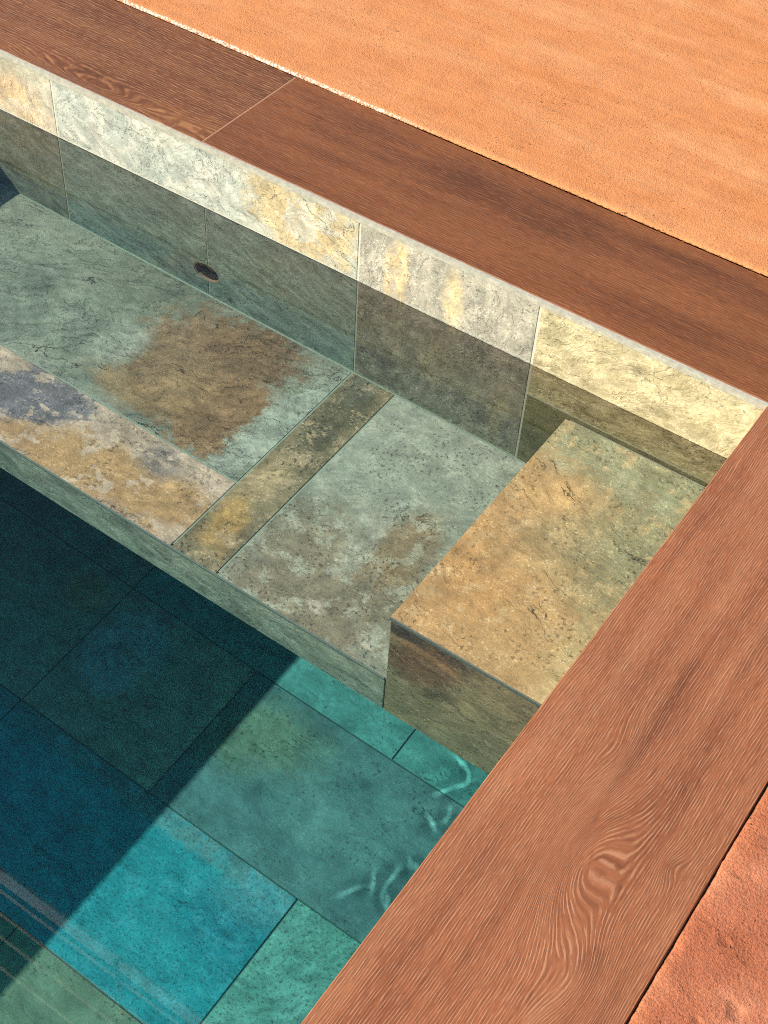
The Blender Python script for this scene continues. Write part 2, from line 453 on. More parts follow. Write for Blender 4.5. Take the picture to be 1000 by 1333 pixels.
sl['l2'] = slate('slate_tan_blue', 'h', [(160, 150, 122), (182, 172, 146), (168, 160, 135)],
                 [((-0.98, -0.49, 0.215, 0.05, -0.091, 0.050), (172, 144, 92), 0.35, 0.9),
                  ((-1.18, -0.52, 0.08, 0.01, 0.0, 0.03), (170, 142, 95), 0.4, 0.8),
                  ((-1.25, -0.44, 0.10, 0.05, 0.045, -0.050), (108, 112, 114), 0.18, 0.95),
                  ((-1.22, -0.385, 0.09, -0.01, 0.0, -0.022), (112, 114, 112), 0.25, 0.85),
                  ((-0.936, -0.411, 0.045, 0.012, 0.014, -0.032), (112, 114, 110), 0.6, 0.8),
                  ((-0.86, -0.39, 0.07, 0.012, 0.0, -0.028), (186, 176, 150), 0.5, 0.7)], 10, grain=12, streak=0.3, speck=0.8, gain=GL, crust=((196, 184, 156), 0.75, 0.545, 17.0))
sl['l3'] = slate('slate_olive_gold', 'h', [(112, 112, 82), (142, 138, 104), (160, 150, 112)],
                 [((-0.748, -0.124, 0.005, 0.122, 0.045, -0.032), (98, 100, 74), 0.4, 0.85),
                  ((-0.76, -0.03, 0.03, 0.0, 0.0, 0.05), (118, 126, 104), 0.5, 0.7),
                  ((-0.774, -0.341, 0.01, 0.068, 0.04, -0.005), (188, 174, 128), 0.6, 0.8),
                  ((-0.755, -0.46, -0.001, 0.068, 0.04, -0.02), (180, 152, 88), 0.5, 0.85)], 11, grain=35, streak=0.35, speck=0.9, pits=0.7, gain=(1.1, 0.76, 0.76), crust=((186, 174, 136), 0.6, 0.55, 30.0))
sl['l4'] = slate('slate_pale_green_pitted', 'h', [(128, 142, 122), (146, 162, 142), (152, 166, 146)],
                 [((-0.55, -0.49, 0.005, 0.165, 0.155, -0.06), (134, 130, 102), 0.4, 0.9),
                  ((-0.40, -0.40, 0.05, 0.06, 0.05, -0.06), (130, 128, 100), 0.5, 0.8),
                  ((-0.466, -0.31, 0.02, 0.09, -0.052, 0.027), (136, 122, 86), 0.35, 0.8),
                  ((-0.535, -0.328, -0.014, 0.09, -0.028, -0.011), (158, 168, 146), 0.35, 0.6),
                  ((-0.516, -0.509, 0.016, 0.003, -0.009, 0.010), (188, 188, 162), 0.5, 0.7),
                  ((-0.398, -0.522, 0.016, -0.002, -0.009, 0.007), (188, 188, 162), 0.5, 0.7)], 12, grain=30, streak=0.2, pits=0.62, speck=0.5, gain=GL, pthr=0.40, pscale=150.0, crust=((160, 174, 152), 0.5, 0.53, 22.0))
sl['s1'] = slate('slate_orange_tan', 'h', [(184, 148, 98), (196, 156, 102), (204, 168, 118)],
                 [((-0.27, -0.36, 0.10, 0.05, -0.02, 0.14), (204, 152, 92), 0.8, 0.8),
                  ((-0.14, -0.22, 0.12, 0.02, 0.03, 0.12), (156, 144, 104), 0.7, 0.75),
                  ((-0.03, -0.20, 0.10, 0.0, 0.0, 0.20), (150, 144, 106), 0.6, 0.85),
                  ((-0.164, -0.015, -0.24, 0.0, 0.0, -0.11), (156, 156, 122), 0.45, 0.9),
                  ((-0.25, -0.17, 0.05, 0.01, 0.01, 0.05), (210, 166, 108), 0.6, 0.7),
                  ((-0.04, -0.46, 0.05, 0.0, 0.0, 0.10), (196, 178, 128), 0.8, 0.6)], 13, grain=-20, streak=0.14, speck=0.7, crack=0.8,
                 gain=(1.0, 0.95, 0.95), crust=((212, 178, 126), 0.5, 0.54, 24.0), sand=0.2, step=0.10)
sl['r1'] = slate('slate_olive_brown', 'w', [(120, 114, 84), (132, 128, 96), (126, 124, 98)],
                 [((-0.29, -0.300, 0.11, -0.01, 0.0, 0.035), (66, 62, 54), 0.35, 0.9),
                  ((-0.265, -0.385, 0.065, 0.02, -0.002, -0.075), (112, 92, 66), 0.3, 0.9),
                  ((-0.255, -0.345, 0.06, -0.01, 0.0, 0.012), (140, 118, 82), 0.5, 0.7),
                  ((-0.23, -0.465, 0.035, 0.03, -0.012, 0.012), (64, 60, 46), 0.6, 0.75),
                  ((-0.17, -0.43, 0.05, 0.06, -0.005, -0.09), (146, 140, 104), 0.7, 0.6)], 14, grain=-15, streak=0.2, gain=(1.55, 1.15, 1.15))
sl['face'] = slate('slate_face', 'w', [(92, 104, 88), (112, 124, 106), (124, 132, 112)], [], 15, grain=-14, streak=0.45, pits=0.5, gain=(2.3, 1.7, 1.75))
# the floor
sl['f1'] = slate('slate_floor_grey', 'h', [(118, 132, 126), (144, 156, 148), (164, 172, 160)],
                 [((-0.74, -0.42, 0.13, 0.06, 0.046, -0.07), (176, 160, 120), 0.7, 0.75)], 16, streak=0.15, gain=GF, relief=0.6)
sl['f2'] = slate('slate_floor_blue', 'h', [(52, 152, 156), (66, 174, 178), (92, 188, 190)],
                 [((-0.70, -0.675, 0.7, 0.0, 0.0, 0.028), (158, 168, 160), 0.4, 0.85),
                  ((-0.50, -0.71, 0.08, 0.03, 0.02, -0.05), (150, 184, 184), 0.6, 0.7),
                  ((-0.52, -0.80, 0.10, 0.0, 0.0, 0.06), (48, 140, 156), 0.7, 0.6)], 17, streak=0.2, pits=0.42, gain=GF, pthr=0.22, pscale=170.0,
                 crust=((110, 190, 196), 0.5, 0.52, 28.0), sand=0.22, relief=0.6)
sl['f3'] = slate('slate_floor_green', 'h', [(124, 156, 136), (160, 190, 168), (180, 204, 184)], [], 18, grain=40, streak=0.4, pits=0.5, pthr=0.25, pscale=150.0, relief=0.9, gain=GF, sand=0.25)
sl['f4'] = slate('slate_floor_olive', 'h', [(146, 140, 112), (166, 160, 130), (156, 156, 134)], [], 19, streak=0.2, gain=(0.85, 0.66, 0.68), relief=0.6)
sl['f5'] = slate('slate_floor_slate', 'h', [(138, 138, 128), (152, 154, 146), (142, 144, 134)],
                 [((-1.10, -0.42, 0.08, 0.05, -0.03, 0.10), (160, 176, 190), 0.4, 0.8),
                  ((-1.28, -0.36, 0.05, 0.02, -0.03, 0.05), (176, 146, 110), 0.4, 0.8)], 20, streak=0.25, gain=(1.6, 0.92, 0.84), relief=0.6, crust=((176, 172, 156), 0.4, 0.52, 15.0))  # fill light put into the colour: gain lifts these tiles lying in shade
sl['f6'] = slate('slate_floor_grey_green', 'h', [(122, 140, 130), (146, 166, 156), (150, 168, 158)], [], 21, streak=0.2, gain=(0.62, 0.74, 0.78), relief=0.6,
                 crust=((178, 194, 180), 0.4, 0.56, 18.0))

WD = (0.47, 0.43, 0.36)
WB = (0.52, 0.46, 0.30)
wood_side = wood('wood_side', 'y', (150, 88, 58), (186, 118, 82), (236, 182, 146), 0.007,
                 knots=[(-0.88, 0.155, 0.090, 0.036, 0.050, 0.0), (-1.02, 0.220, 0.06, 0.035, -0.020, 0.0), (-0.985, 0.222, 0.034, 0.024, 0.0, 0.45),
                        (-0.825, 0.244, 0.022, 0.014, 0.010, 0.40), (-0.72, 0.115, 0.05, 0.018, -0.012, 0.12)],
                 streaks=[(-0.60, 0.135, 0.17, 0.010, 0.8), (-0.45, 0.19, 0.12, 0.010, 0.45), (-0.34, 0.20, 0.08, 0.02, 0.3)], seed=1, linefreq=285.0, gain=WD, line=0.47, relief=0.6)
wood_back_a = wood('wood_back_dark', 'x', (112, 68, 44), (142, 90, 62), (198, 146, 112), 0.009,
                   knots=[(-1.20, -0.012, 0.12, 0.036, 0.060, 0.2), (-1.46, 0.025, 0.15, 0.024, 0.042, 0.0)], seed=2, line=0.62, linefreq=165.0, gain=WB, jitter=1.0)
wood_back_b = wood('wood_back_light', 'x', (112, 66, 38), (146, 90, 58), (186, 128, 92), 0.005,
                   knots=[(-0.96, 0.225, 0.018, 0.012, 0.008, 0.2)],
                   streaks=[(-0.68, 0.19, 0.30, 0.035, 0.6), (-0.35, 0.24, 0.35, 0.04, 0.5), (-0.9, 0.24, 0.2, 0.03, 0.35)], seed=3, line=0.32, linefreq=180.0, gain=WB, jitter=1.3)
wood_any = wood('wood_far', 'x', (130, 78, 52), (166, 106, 74), (212, 156, 120), 0.009, seed=4, gain=WD)

# ------------------------------------------------------------------ ground: plaster with a hand-finished edge
def ground():
    V, F = [], []
    Z = 0.006
    def quad(x0, x1, y0, y1):
        i = len(V)
        V.extend([(x0, y0, Z), (x1, y0, Z), (x1, y1, Z), (x0, y1, Z)])
        F.append((i, i + 1, i + 2, i + 3))
    B = 60.0
    XL, YF = -3.70, -5.32
    bx0, bx1 = -3.7, SIDEW + 0.03               # the two finely built edges
    def rag(s_, k):
        a = mnoise.noise(Vector((s_ * 55, k, 0))) * 0.0016 + mnoise.noise(Vector((s_ * 14, k + 4, 0))) * 0.0018 + mnoise.noise(Vector((s_ * 190, k + 9, 0))) * 0.0008
        return a
    prof = [(0.0, -0.030), (0.0, 0.000), (0.0012, 0.0038), (0.0045, 0.0056), (0.016, Z), (0.05, Z)]
    def strip(n, f):
        rows = len(prof)
        i0 = len(V)
        for i in range(n + 1):
            for r, (d, z) in enumerate(prof):
                V.append(f(i / n, d, z, r))
        for i in range(n):
            for r in range(rows - 1):
                a = i0 + i * rows + r
                F.append((a, a + 1, a + rows + 1, a + rows))
    n1 = 1200
    def fb(q, d, z, r):
        x = bx0 + (bx1 - bx0) * q
        w = max(0.0, 1 - r / 4)
        zz = z + (mnoise.noise(Vector((x * 120, 3.0, r * 0.8))) * 0.0011 if 0 < r < 4 else 0)
        gap = 0.003 * min(1.0, max(0.0, (x + 0.98) / 0.12))
        gap = gap * min(1.0, max(0.0, (0.27 - x) / 0.05))
        k_ = min(1.0, max(0.0, (0.28 - x) / 0.05))
        return (x, BACKW + d + ((rag(x, 1.0) * 0.55 + 0.0008) * k_ + gap) * w, zz if x < 0.28 else max(zz, 0.0058) if r else zz)
    strip(n1, fb)
    sy0, sy1 = BACKW + 0.0004, -3.0
    n2 = 900
    def fs_(q, d, z, r):
        y = sy0 + (sy1 - sy0) * q
        w = max(0.0, 1 - r / 4)
        blob = max(0.0, mnoise.noise(Vector((y * 11, 7.0, 0))) - 0.25) * -0.010
        zz = z + (mnoise.noise(Vector((y * 120, 5.0, r * 0.8))) * 0.0013 if 0 < r < 4 else 0)
        return (SIDEW + d + (rag(y, 2.0) + blob + 0.001) * w, y, zz)
    strip(n2, fs_)
    # everything beyond
    quad(-B, B, BACKW + 0.05, B)
    quad(bx1, B, BACKW, BACKW + 0.05)
    quad(-B, bx0, BACKW, BACKW + 0.05)
    quad(SIDEW + 0.05, B, sy1, BACKW)
    quad(SIDEW + 0.05, B, YF, sy1)
    quad(SIDEW, SIDEW + 0.05, YF, sy1)
    quad(-B, B, -B, YF)
    quad(-B, XL, YF, BACKW)
    o = mesh_obj('ground', V, F, plast, None, True, (0, 0, 0))
    o['kind'] = 'structure'
    o['label'] = 'orange trowelled plaster ground around the pool'
    # consistent upward normals
    import bmesh
    bm = bmesh.new(); bm.from_mesh(o.data)
    for f in bm.faces:
        if f.normal.z < -1e-6:
            f.normal_flip()
    bm.to_mesh(o.data); bm.free()
    return o
ground()

# ------------------------------------------------------------------ pool walls
wb = thing('pool_wall', 'slate tiled pool wall with a round inlet and a bleached band above the water', 'pool wall', (-1.0, 0.0, FLOOR))
HC, HR = (-1.172, -0.428), 0.0340
q = 0.0339
block('mortar_bed', (-2.6, HC[0] - q, 0.0008, 0.28, FLOOR - 0.3, -0.021), grout, wb)
block('mortar_bed', (HC[0] + q, 0.34, 0.0008, 0.28, FLOOR - 0.3, -0.021), grout, wb)
block('mortar_bed', (HC[0] - q, HC[0] + q, 0.0009, 0.28, FLOOR - 0.3, HC[1] - q), grout, wb)
block('mortar_bed', (HC[0] - q, HC[0] + q, 0.0009, 0.28, HC[1] + q, -0.0211), grout, wb)
block('joint_fill', (-2.31, -0.0002, 0.0010, 0.0037, -0.0216, -0.0100), grout, wb)
rows = [
    (-2.31, -1.555, WATER, -0.011, 'wu0'), (-1.555, -0.799, WATER, -0.011, 'wu1'),
    (-0.799, -0.421, LEDGE, -0.011, 'w3'), (-0.421, 0.0, -0.260, -0.011, 'w4'),
    (-0.421, 0.0, LEDGE - 0.1, -0.260, 'w4b'), (-0.799, -0.421, LEDGE - 0.375, LEDGE, 'w4b'),
    (-2.31, -1.93, LEDGE, WATER, 'wl3'), (-1.93, -1.555, LEDGE, WATER, 'wl1'),
    (-1.555, -1.167, LEDGE, WATER, 'wl2'), (-1.167, -0.799, LEDGE, WATER, 'wl3')]
for (a, b, c, d, k) in rows:
    if k == 'wl2':
        continue
    if k == 'wl3' and a == -1.167:
        continue
    tile(wb, 'w', a, b, c, d, 0.0, sl[k])
# the two tiles cut around the inlet hole
def holed_tile(u0, u1, v0, v1, mat, hc, hr):
    g = GAP
    u0 += g; u1 -= g; v0 += g; v1 -= g
    # outline walked counter-clockwise, with the arc where the hole bites in from one side
    cx, cz = hc
    arc = []
    if abs(cx - u1) < abs(cx - u0):        # hole on the right edge
        edge = u1
    else:
        edge = u0
    dx = edge - cx
    half = math.sqrt(max(1e-9, hr * hr - dx * dx))
    a0 = math.atan2(-half, dx); a1 = math.atan2(half, dx)
    N = 20
    if edge == u1:     # go up along the right edge: from lower to upper through the left side of the circle
        if a0 < 0: a0 += 2 * math.pi
        if a1 < 0: a1 += 2 * math.pi
        arc = [(cx + hr * math.cos(a0 + (a1 - a0) * i / N), cz + hr * math.sin(a0 + (a1 - a0) * i / N)) for i in range(N + 1)]
        out = [(u0, v0), (u1, v0)] + arc + [(u1, v1), (u0, v1)]
    else:
        arc = [(cx + hr * math.cos(a1 + (a0 - a1) * i / N), cz + hr * math.sin(a1 + (a0 - a1) * i / N)) for i in range(N + 1)]
        out = [(u0, v0), (u1, v0), (u1, v1), (u0, v1)] + arc
    n = len(out)
    V = [(a, 0.0, b) for a, b in out] + [(a, 0.030, b) for a, b in out]
    F = [tuple(range(n))] + [(i, i + n, (i + 1) % n + n, (i + 1) % n) for i in range(n)]
    return mesh_obj('tile', V, F, mat, wb)
holed_tile(-1.555, -1.167, LEDGE, WATER, sl['wl2'], HC, HR)
holed_tile(-1.167, -0.799, LEDGE, WATER, sl['wl3'], HC, HR)
# rows below the ledge, out of the picture
x = -2.31
z = LEDGE - 0.001
kk = 0
for zr in ((LEDGE - 0.375, LEDGE), (LEDGE - 0.75, LEDGE - 0.375), (FLOOR, LEDGE - 0.75)):
    for (a, b) in ((-2.31, -1.56), (-1.56, -0.80), (-0.80, -0.42), (-0.42, 0.0)):
        if zr[1] == LEDGE and a >= -0.80:
            continue
        if a == -0.42 and zr[0] == LEDGE - 0.375:
            continue
        tile(wb, 'w', a, b, zr[0], zr[1], 0.0, sl[('wl1', 'wl3', 'face')[kk % 3]])
        kk += 1
block('edge_trim', (-2.31, -0.0003, -0.0035, 0.0038, -0.0108, -0.0004), lime, wb)['label'] = 'pale lime trim under the coping'

# side wall below the right coping
ws = thing('pool_wall', 'slate tiled pool wall under the side coping, rising from the step', 'pool wall', (0.0, -2.5, FLOOR))
block('mortar_bed', (0.003, 0.27, -5.3, 0.002, FLOOR - 0.3, -0.021), grout, ws)
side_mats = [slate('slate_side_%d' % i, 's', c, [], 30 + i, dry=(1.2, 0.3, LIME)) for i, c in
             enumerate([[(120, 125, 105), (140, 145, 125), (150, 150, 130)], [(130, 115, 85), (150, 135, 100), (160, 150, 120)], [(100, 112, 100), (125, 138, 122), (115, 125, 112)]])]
y = 0.0
i = 0
while y > -5.2:
    y2 = max(y - 0.75, -5.25)
    tile(ws, 's', y2, y, WATER, -0.011, 0.0, side_mats[i % 3], -1)
    for zr in ((LEDGE, WATER), (LEDGE - 0.375, LEDGE), (LEDGE - 0.75, LEDGE - 0.375), (FLOOR, LEDGE - 0.75)):
        tile(ws, 's', y2, y, zr[0], zr[1], 0.0, side_mats[(i + 1) % 3], -1); i += 1
    y = y2; i += 1
block('edge_trim', (-0.0015, 0.02, -5.25, 0.0, -0.0105, -0.0015), lime, ws)

# the pool's other side: a deep pier beside the basin and the alcove end
LX, LY = -3.40, -0.88
wl = thing('pool_wall', 'slate tiled pool wall under the far end of the added shade deck', 'pool wall', (LX, -2.5, FLOOR))
block('mortar_bed', (LX - 0.28, LX - 0.003, -5.3, LY - 0.003, FLOOR - 0.3, -0.021), grout, wl)
y = LY - 0.0005
i = 0
while y > -5.2:
    y2 = max(y - 0.75, -5.25)
    for zr in ((WATER, -0.011), (LEDGE, WATER), (LEDGE - 0.375, LEDGE), (LEDGE - 0.75, LEDGE - 0.375), (FLOOR, LEDGE - 0.75)):
        tile(wl, 's', y2, y, zr[0], zr[1], LX, side_mats[i % 3], 1); i += 1
    y = y2
we = thing('pool_wall', 'slate tiled wall closing the end of the bench alcove', 'pool wall', (-2.31, -0.4, FLOOR))
block('mortar_bed', (LX - 0.28, -2.313, LY + 0.003, 0.002, FLOOR - 0.3, -0.021), grout, we)
for zr in ((WATER, -0.011), (LEDGE, WATER), (LEDGE - 0.375, LEDGE), (FLOOR, LEDGE - 0.375)):
    tile(we, 's', LY, 0.0, zr[0], zr[1], -2.31, side_mats[i % 3], 1); i += 1
    tile(we, 'w', LX, -2.8, zr[0], zr[1], LY, sl[('wl1', 'wl3')[i % 2]], 1)
    tile(we, 'w', -2.8, -2.31, zr[0], zr[1], LY, sl[('wl3', 'wl1')[i % 2]], 1)
wf = thing('pool_wall', 'slate tiled wall at the far end of the basin away from the bench', 'pool wall', (-0.9, -5.25, FLOOR))
block('mortar_bed', (LX, 0.0, -5.31, -5.253, FLOOR - 0.3, -0.021), grout, wf)
for (a, b) in ((LX, -2.6), (-2.6, -1.8), (-1.8, -1.05), (-1.05, -0.3), (-0.3, 0.0)):
    for zr in ((WATER, -0.011), (LEDGE, WATER), (LEDGE - 0.375, LEDGE), (FLOOR, LEDGE - 0.375)):
        tile(wf, 'w', a, b, zr[0], zr[1], -5.25, sl[('wl1', 'wl3')[i % 2]], -1); i += 1

# ------------------------------------------------------------------ copings
def plank(parent, b, mat, label=None):
    x0, x1, y0, y1, z0, z1 = b
    e = 0.0016
    V = []
    for ins, z in ((0, z0), (0, z1 - e), (e, z1)):
        V += [(x0 + ins, y0 + ins, z), (x1 - ins, y0 + ins, z), (x1 - ins, y1 - ins, z), (x0 + ins, y1 - ins, z)]
    F = [(3, 2, 1, 0), (8, 9, 10, 11)]
    for k in (0, 4):
        for q in range(4):
            F.append((k + q, k + (q + 1) % 4, k + 4 + (q + 1) % 4, k + 4 + q))
    o = mesh_obj('plank', V, F, mat, parent)
    if label:
        o['label'] = label
    return o
cb = thing('pool_coping', 'brown wood grain coping above the wall with the bleached band', 'coping', (-1.0, 0.15, -0.02))
JX = -1.170
plank(cb, (-2.37, JX - 0.0009, 0.004, BACKW, -0.02, 0.0), wood_back_a, 'darker plank with arched grain')
plank(cb, (JX + 0.0009, 0.03, 0.004, BACKW, -0.02, 0.0008), wood_back_b, 'plain plank with dark heart streaks')
plank(cb, (0.0318, SIDEW, 0.004, BACKW, -0.02, 0.0), wood_back_a)
block('joint_grout', (JX - 0.003, JX + 0.003, 0.0055, BACKW - 0.002, -0.018, -0.0003), simple('joint_pale', (196, 144, 108), 0.8, gain=0.5), cb)
cs = thing('pool_coping', 'lighter reddish wood grain coping over the step, with arched grain and a knot', 'coping', (0.15, -2.0, -0.02))
plank(cs, (-0.002, SIDEW - 0.001, -1.60, -0.004, -0.02, 0.0012), wood_side)
plank(cs, (-0.002, SIDEW - 0.001, -3.2, -1.602, -0.02, 0.0004), wood_side)
plank(cs, (-0.002, SIDEW - 0.001, -5.3, -3.202, -0.02, 0.001), wood_side)
cl = thing('pool_coping', 'wood grain coping on the alcove wall and the far pool wall', 'coping', (-3.0, -2.5, -0.02))
plank(cl, (LX - 0.30, LX + 0.002, -5.32, LY, -0.02, 0.0), wood_any)
plank(cl, (LX - 0.30, -2.308, LY + 0.002, -0.004, -0.02, 0.0), wood_any)
plank(cl, (LX - 0.30, -2.372, -0.002, BACKW, -0.02, 0.0), wood_any)
plank(cl, (LX + 0.004, -0.004, -5.32, -5.248, -0.02, 0.0), wood_any)
dk = thing('shade_deck', 'unseen flat wooden deck on joists, added over the pool to shade the basin floor', 'deck', (-2.6, -1.7, 0.0))  # added out of view, only to cast the shadow on the basin floor
DX, DY = -1.80, -0.88
nb = 7
for k in range(nb):
    x1 = DX - k * 0.145
    plank(dk, (x1 - 0.140, x1, -2.55, DY, 0.002, 0.028), wood_any)
for yj in (-1.0, -2.4):
    block('joist', (LX - 0.0015, DX - 0.02, yj - 0.03, yj + 0.03, -0.08, 0.0015), wood_any, dk)
for yj in (-1.0, -2.4):
    for xj in (-3.25,):
        block('leg', (xj - 0.03, xj + 0.03, yj - 0.029, yj + 0.029, FLOOR, -0.079), concrete, dk)

# ------------------------------------------------------------------ bench ledge and steps
lg = thing('pool_bench', 'submerged slate bench with a large green and brown tile and a tan tile', 'pool bench', (-1.2, -0.28, UNDER))
block('core', (-2.308, -0.001, FRONT + 0.008, -0.0005, UNDER + 0.0005, LEDGE - 0.0016), grout_deep, lg)
tile(lg, 'h', -1.90, -0.799, -0.368, -0.002, LEDGE, sl['l1'], label='green slate tile with a brown patch')
tile(lg, 'h', -1.74, -0.799, FRONT, -0.368, LEDGE, sl['l2'], label='tan slate tile with blue grey blotches')
tile(lg, 'h', -2.31, -1.90, -0.368, -0.002, LEDGE, sl['l4'])
tile(lg, 'h', -2.31, -1.74, FRONT, -0.368, LEDGE, sl['l1'])
tile(lg, 'h', -0.799, -0.696, FRONT, -0.002, LEDGE, sl['l3'], label='narrow olive and gold slate strip')
tile(lg, 'h', -0.696, -0.326, FRONT, -0.002, LEDGE, sl['l4'], label='pale green pitted slate tile')
for (a, b) in ((-2.31, -1.62), (-1.62, -0.3352)):
    tile(lg, 'w', a, b, UNDER, LEDGE - 0.0045, FRONT, sl['face'], 1, 'face_tile', gap=0.0006)
st = thing('pool_step', 'submerged step with an orange tan slate top and an olive riser', 'pool step', (-0.17, -0.28, LEDGE))
block('core', (-0.327, -0.0015, FRONT + 0.008, -0.0005, UNDER + 0.001, STEP - 0.003), grout_deep, st)
tile(st, 'h', -0.3365, -0.0005, FRONT - 0.0015, -0.002, STEP, sl['s1'], label='orange tan slate tread')
tile(st, 'w', -0.3350, -0.0005, UNDER - 0.001, STEP - 0.011, FRONT, sl['r1'], 1, 'riser_tile', gap=0.0006, label='olive and brown slate riser')
tile(st, 's', FRONT + 0.012, -0.002, LEDGE + 0.001, STEP - 0.011, -0.336, side_mats[1], -1, 'side_tile')
trim_grey = simple('trim_grey', (118, 118, 106), 0.6, 0.1, 90.0, 0.0004)
block('edge_trim', (-0.3355, -0.001, FRONT - 0.0030, FRONT + 0.004, STEP - 0.0105, STEP - 0.0012), trim_grey, st)
block('edge_trim', (-2.308, -0.3375, FRONT - 0.0022, FRONT + 0.004, LEDGE - 0.0060, LEDGE - 0.0012), trim_grey, lg)
st2 = thing('pool_step', 'submerged step at the far end of the bench beside the alcove wall', 'pool step', (-2.08, -0.28, LEDGE))
SX = -1.845
block('core', (-2.305, SX - 0.008, FRONT + 0.008, -0.0015, LEDGE + 0.001, STEP - 0.003), grout_deep, st2)
tile(st2, 'h', -2.308, SX, FRONT, -0.003, STEP, sl['l2'])
tile(st2, 'w', -2.308, SX - 0.001, LEDGE + 0.001, STEP - 0.011, FRONT, sl['r1'], 1, 'riser_tile')
tile(st2, 's', FRONT + 0.012, -0.003, LEDGE + 0.001, STEP - 0.011, SX, side_mats[1], 1, 'side_tile')

# ------------------------------------------------------------------ floor
fl = bpy.data.objects.new('pool_floor', None)
COL.objects.link(fl)
fl.location = (-1.0, -2.5, FLOOR)
fl['kind'] = 'structure'
fl['label'] = 'slate tiled floor at the bottom of the pool'
block('mortar_bed', (-3.6, 0.1, -5.4, 0.1, FLOOR - 0.25, FLOOR - 0.003), grout_floor, fl)
yA, yB, yC = -0.285, -0.655, -1.03
frows = [(yA, -0.001, [(-2.31, -1.95, 'f6'), (-1.95, -1.2, 'f5'), (-1.2, -0.462, 'f6'), (-0.462, -0.001, 'f6')]),
         (yB, yA, [(-3.4, -2.7, 'f6'), (-2.7, -1.95, 'f1'), (-1.95, -1.20, 'f5'), (-1.20, -0.835, 'f5'), (-0.835, -0.085, 'f1'), (-0.085, -0.001, 'f3')]),
         (yC, yB, [(-3.4, -2.7, 'f1'), (-2.7, -1.95, 'f6'), (-1.95, -1.20, 'f2'), (-1.20, -0.438, 'f2'), (-0.438, -0.001, 'f3')]),
         (-1.405, yC, [(-3.4, -2.35, 'f6'), (-2.35, -1.60, 'f1'), (-1.60, -0.85, 'f4'), (-0.85, -0.20, 'f4'), (-0.20, -0.001, 'f6')])]
yy = -1.405
q = 0
while yy > -5.2:
    y2 = max(yy - 0.375, -5.25)
    off = 0.37 * (q % 2)
    xs = [-3.4, -2.3 - off, -1.55 - off, -0.80 - off, -0.05 - off, -0.001] if off else [-3.4, -2.3, -1.55, -0.80, -0.001]
    frows.append((y2, yy, [(xs[k], xs[k + 1], ('f1', 'f6', 'f4', 'f3')[(q + k) % 4]) for k in range(len(xs) - 1)]))
    yy = y2; q += 1
for (a, b, lst) in frows:
    for (x0, x1, k) in lst:
        tile(fl, 'h', x0, x1, a, b, FLOOR, sl[k])

# ------------------------------------------------------------------ inlet fitting in the wall
inl = thing('pool_inlet', 'round brown water inlet set in the slate wall just above the bench', 'pool inlet', (HC[0], 0.02, HC[1]))
def ring(name, r0, r1, y0, y1, mat, parent, n=32):
    V, F = [], []
    for i in range(n):
        a = 2 * math.pi * i / n
        c, s_ = math.cos(a), math.sin(a)
        for (r, yy_) in ((r1, y0), (r1, y1), (r0, y1), (r0, y0)):
            V.append((HC[0] + r * c, yy_, HC[1] + r * s_))
    for i in range(n):
        for k in range(4):
            j = (i + 1) % n
            F.append((i * 4 + k, i * 4 + (k + 1) % 4, j * 4 + (k + 1) % 4, j * 4 + k))
    return mesh_obj(name, V, F, mat, parent, False)
brown_pl = simple('brown_plastic', (168, 128, 98), 0.5, 0.2, 40.0, 0.0006)
dark_pl = simple('dark_bore', (92, 68, 54), 0.6, 0.1, 40.0, 0)
ring('sleeve', 0.0312, 0.0338, 0.0012, 0.075, brown_pl, inl)
ring('nozzle', 0.007, 0.0165, 0.020, 0.046, brown_pl, inl)
V = [(HC[0] + 0.0311 * math.cos(2 * math.pi * i / 24), 0.049, HC[1] + 0.0311 * math.sin(2 * math.pi * i / 24)) for i in range(24)]
mesh_obj('bore', V + [(a, 0.044, c) for a, b, c in V], [tuple(range(24)), tuple(reversed(range(24, 48)))] + [(i, i + 24, (i + 1) % 24 + 24, (i + 1) % 24) for i in range(24)], dark_pl, inl)

# ------------------------------------------------------------------ line frame overhead, seen as streaks in the water
dr = thing('drying_frame', 'white overhead rail with thin wires on posts, mirrored in the pool water', 'frame', (-0.8, -0.55, 0.006))
white_metal = simple('white_paint', (246, 246, 242), 0.35, 0.03, 20.0, 0)
def tube(name, a, b, r, mat, parent, n=12, sag=0.0, segs=1):
    a, b = Vector(a), Vector(b)
    d = (b - a).normalized()
    sx_ = d.orthogonal().normalized(); sy_ = d.cross(sx_)
    V, F = [], []
    for k in range(segs + 1):
        f = k / segs
        c = a.lerp(b, f) - Vector((0, 0, sag * 4 * f * (1 - f)))
        for i in range(n):
            g = 2 * math.pi * i / n
            V.append(tuple(c + sx_ * r * math.cos(g) + sy_ * r * math.sin(g)))
    for k in range(segs):
        for i in range(n):
            j = (i + 1) % n
            F.append((k * n + i, k * n + j, (k + 1) * n + j, (k + 1) * n + i))
    F.append(tuple(reversed(range(n)))); F.append(tuple(range(segs * n, segs * n + n)))
    return mesh_obj(name, V, F, mat, parent, True)
RZ = 2.70
PX0, PX1 = -3.05, 1.25
for px in (PX0, PX1):
    for py in (-0.432, -0.675):
        tube('post', (px, py, 0.0), (px, py, RZ), 0.022, white_metal, dr)
    tube('crossbar', (px, -0.43, RZ - 0.005), (px, -0.69, RZ - 0.005), 0.018, white_metal, dr)
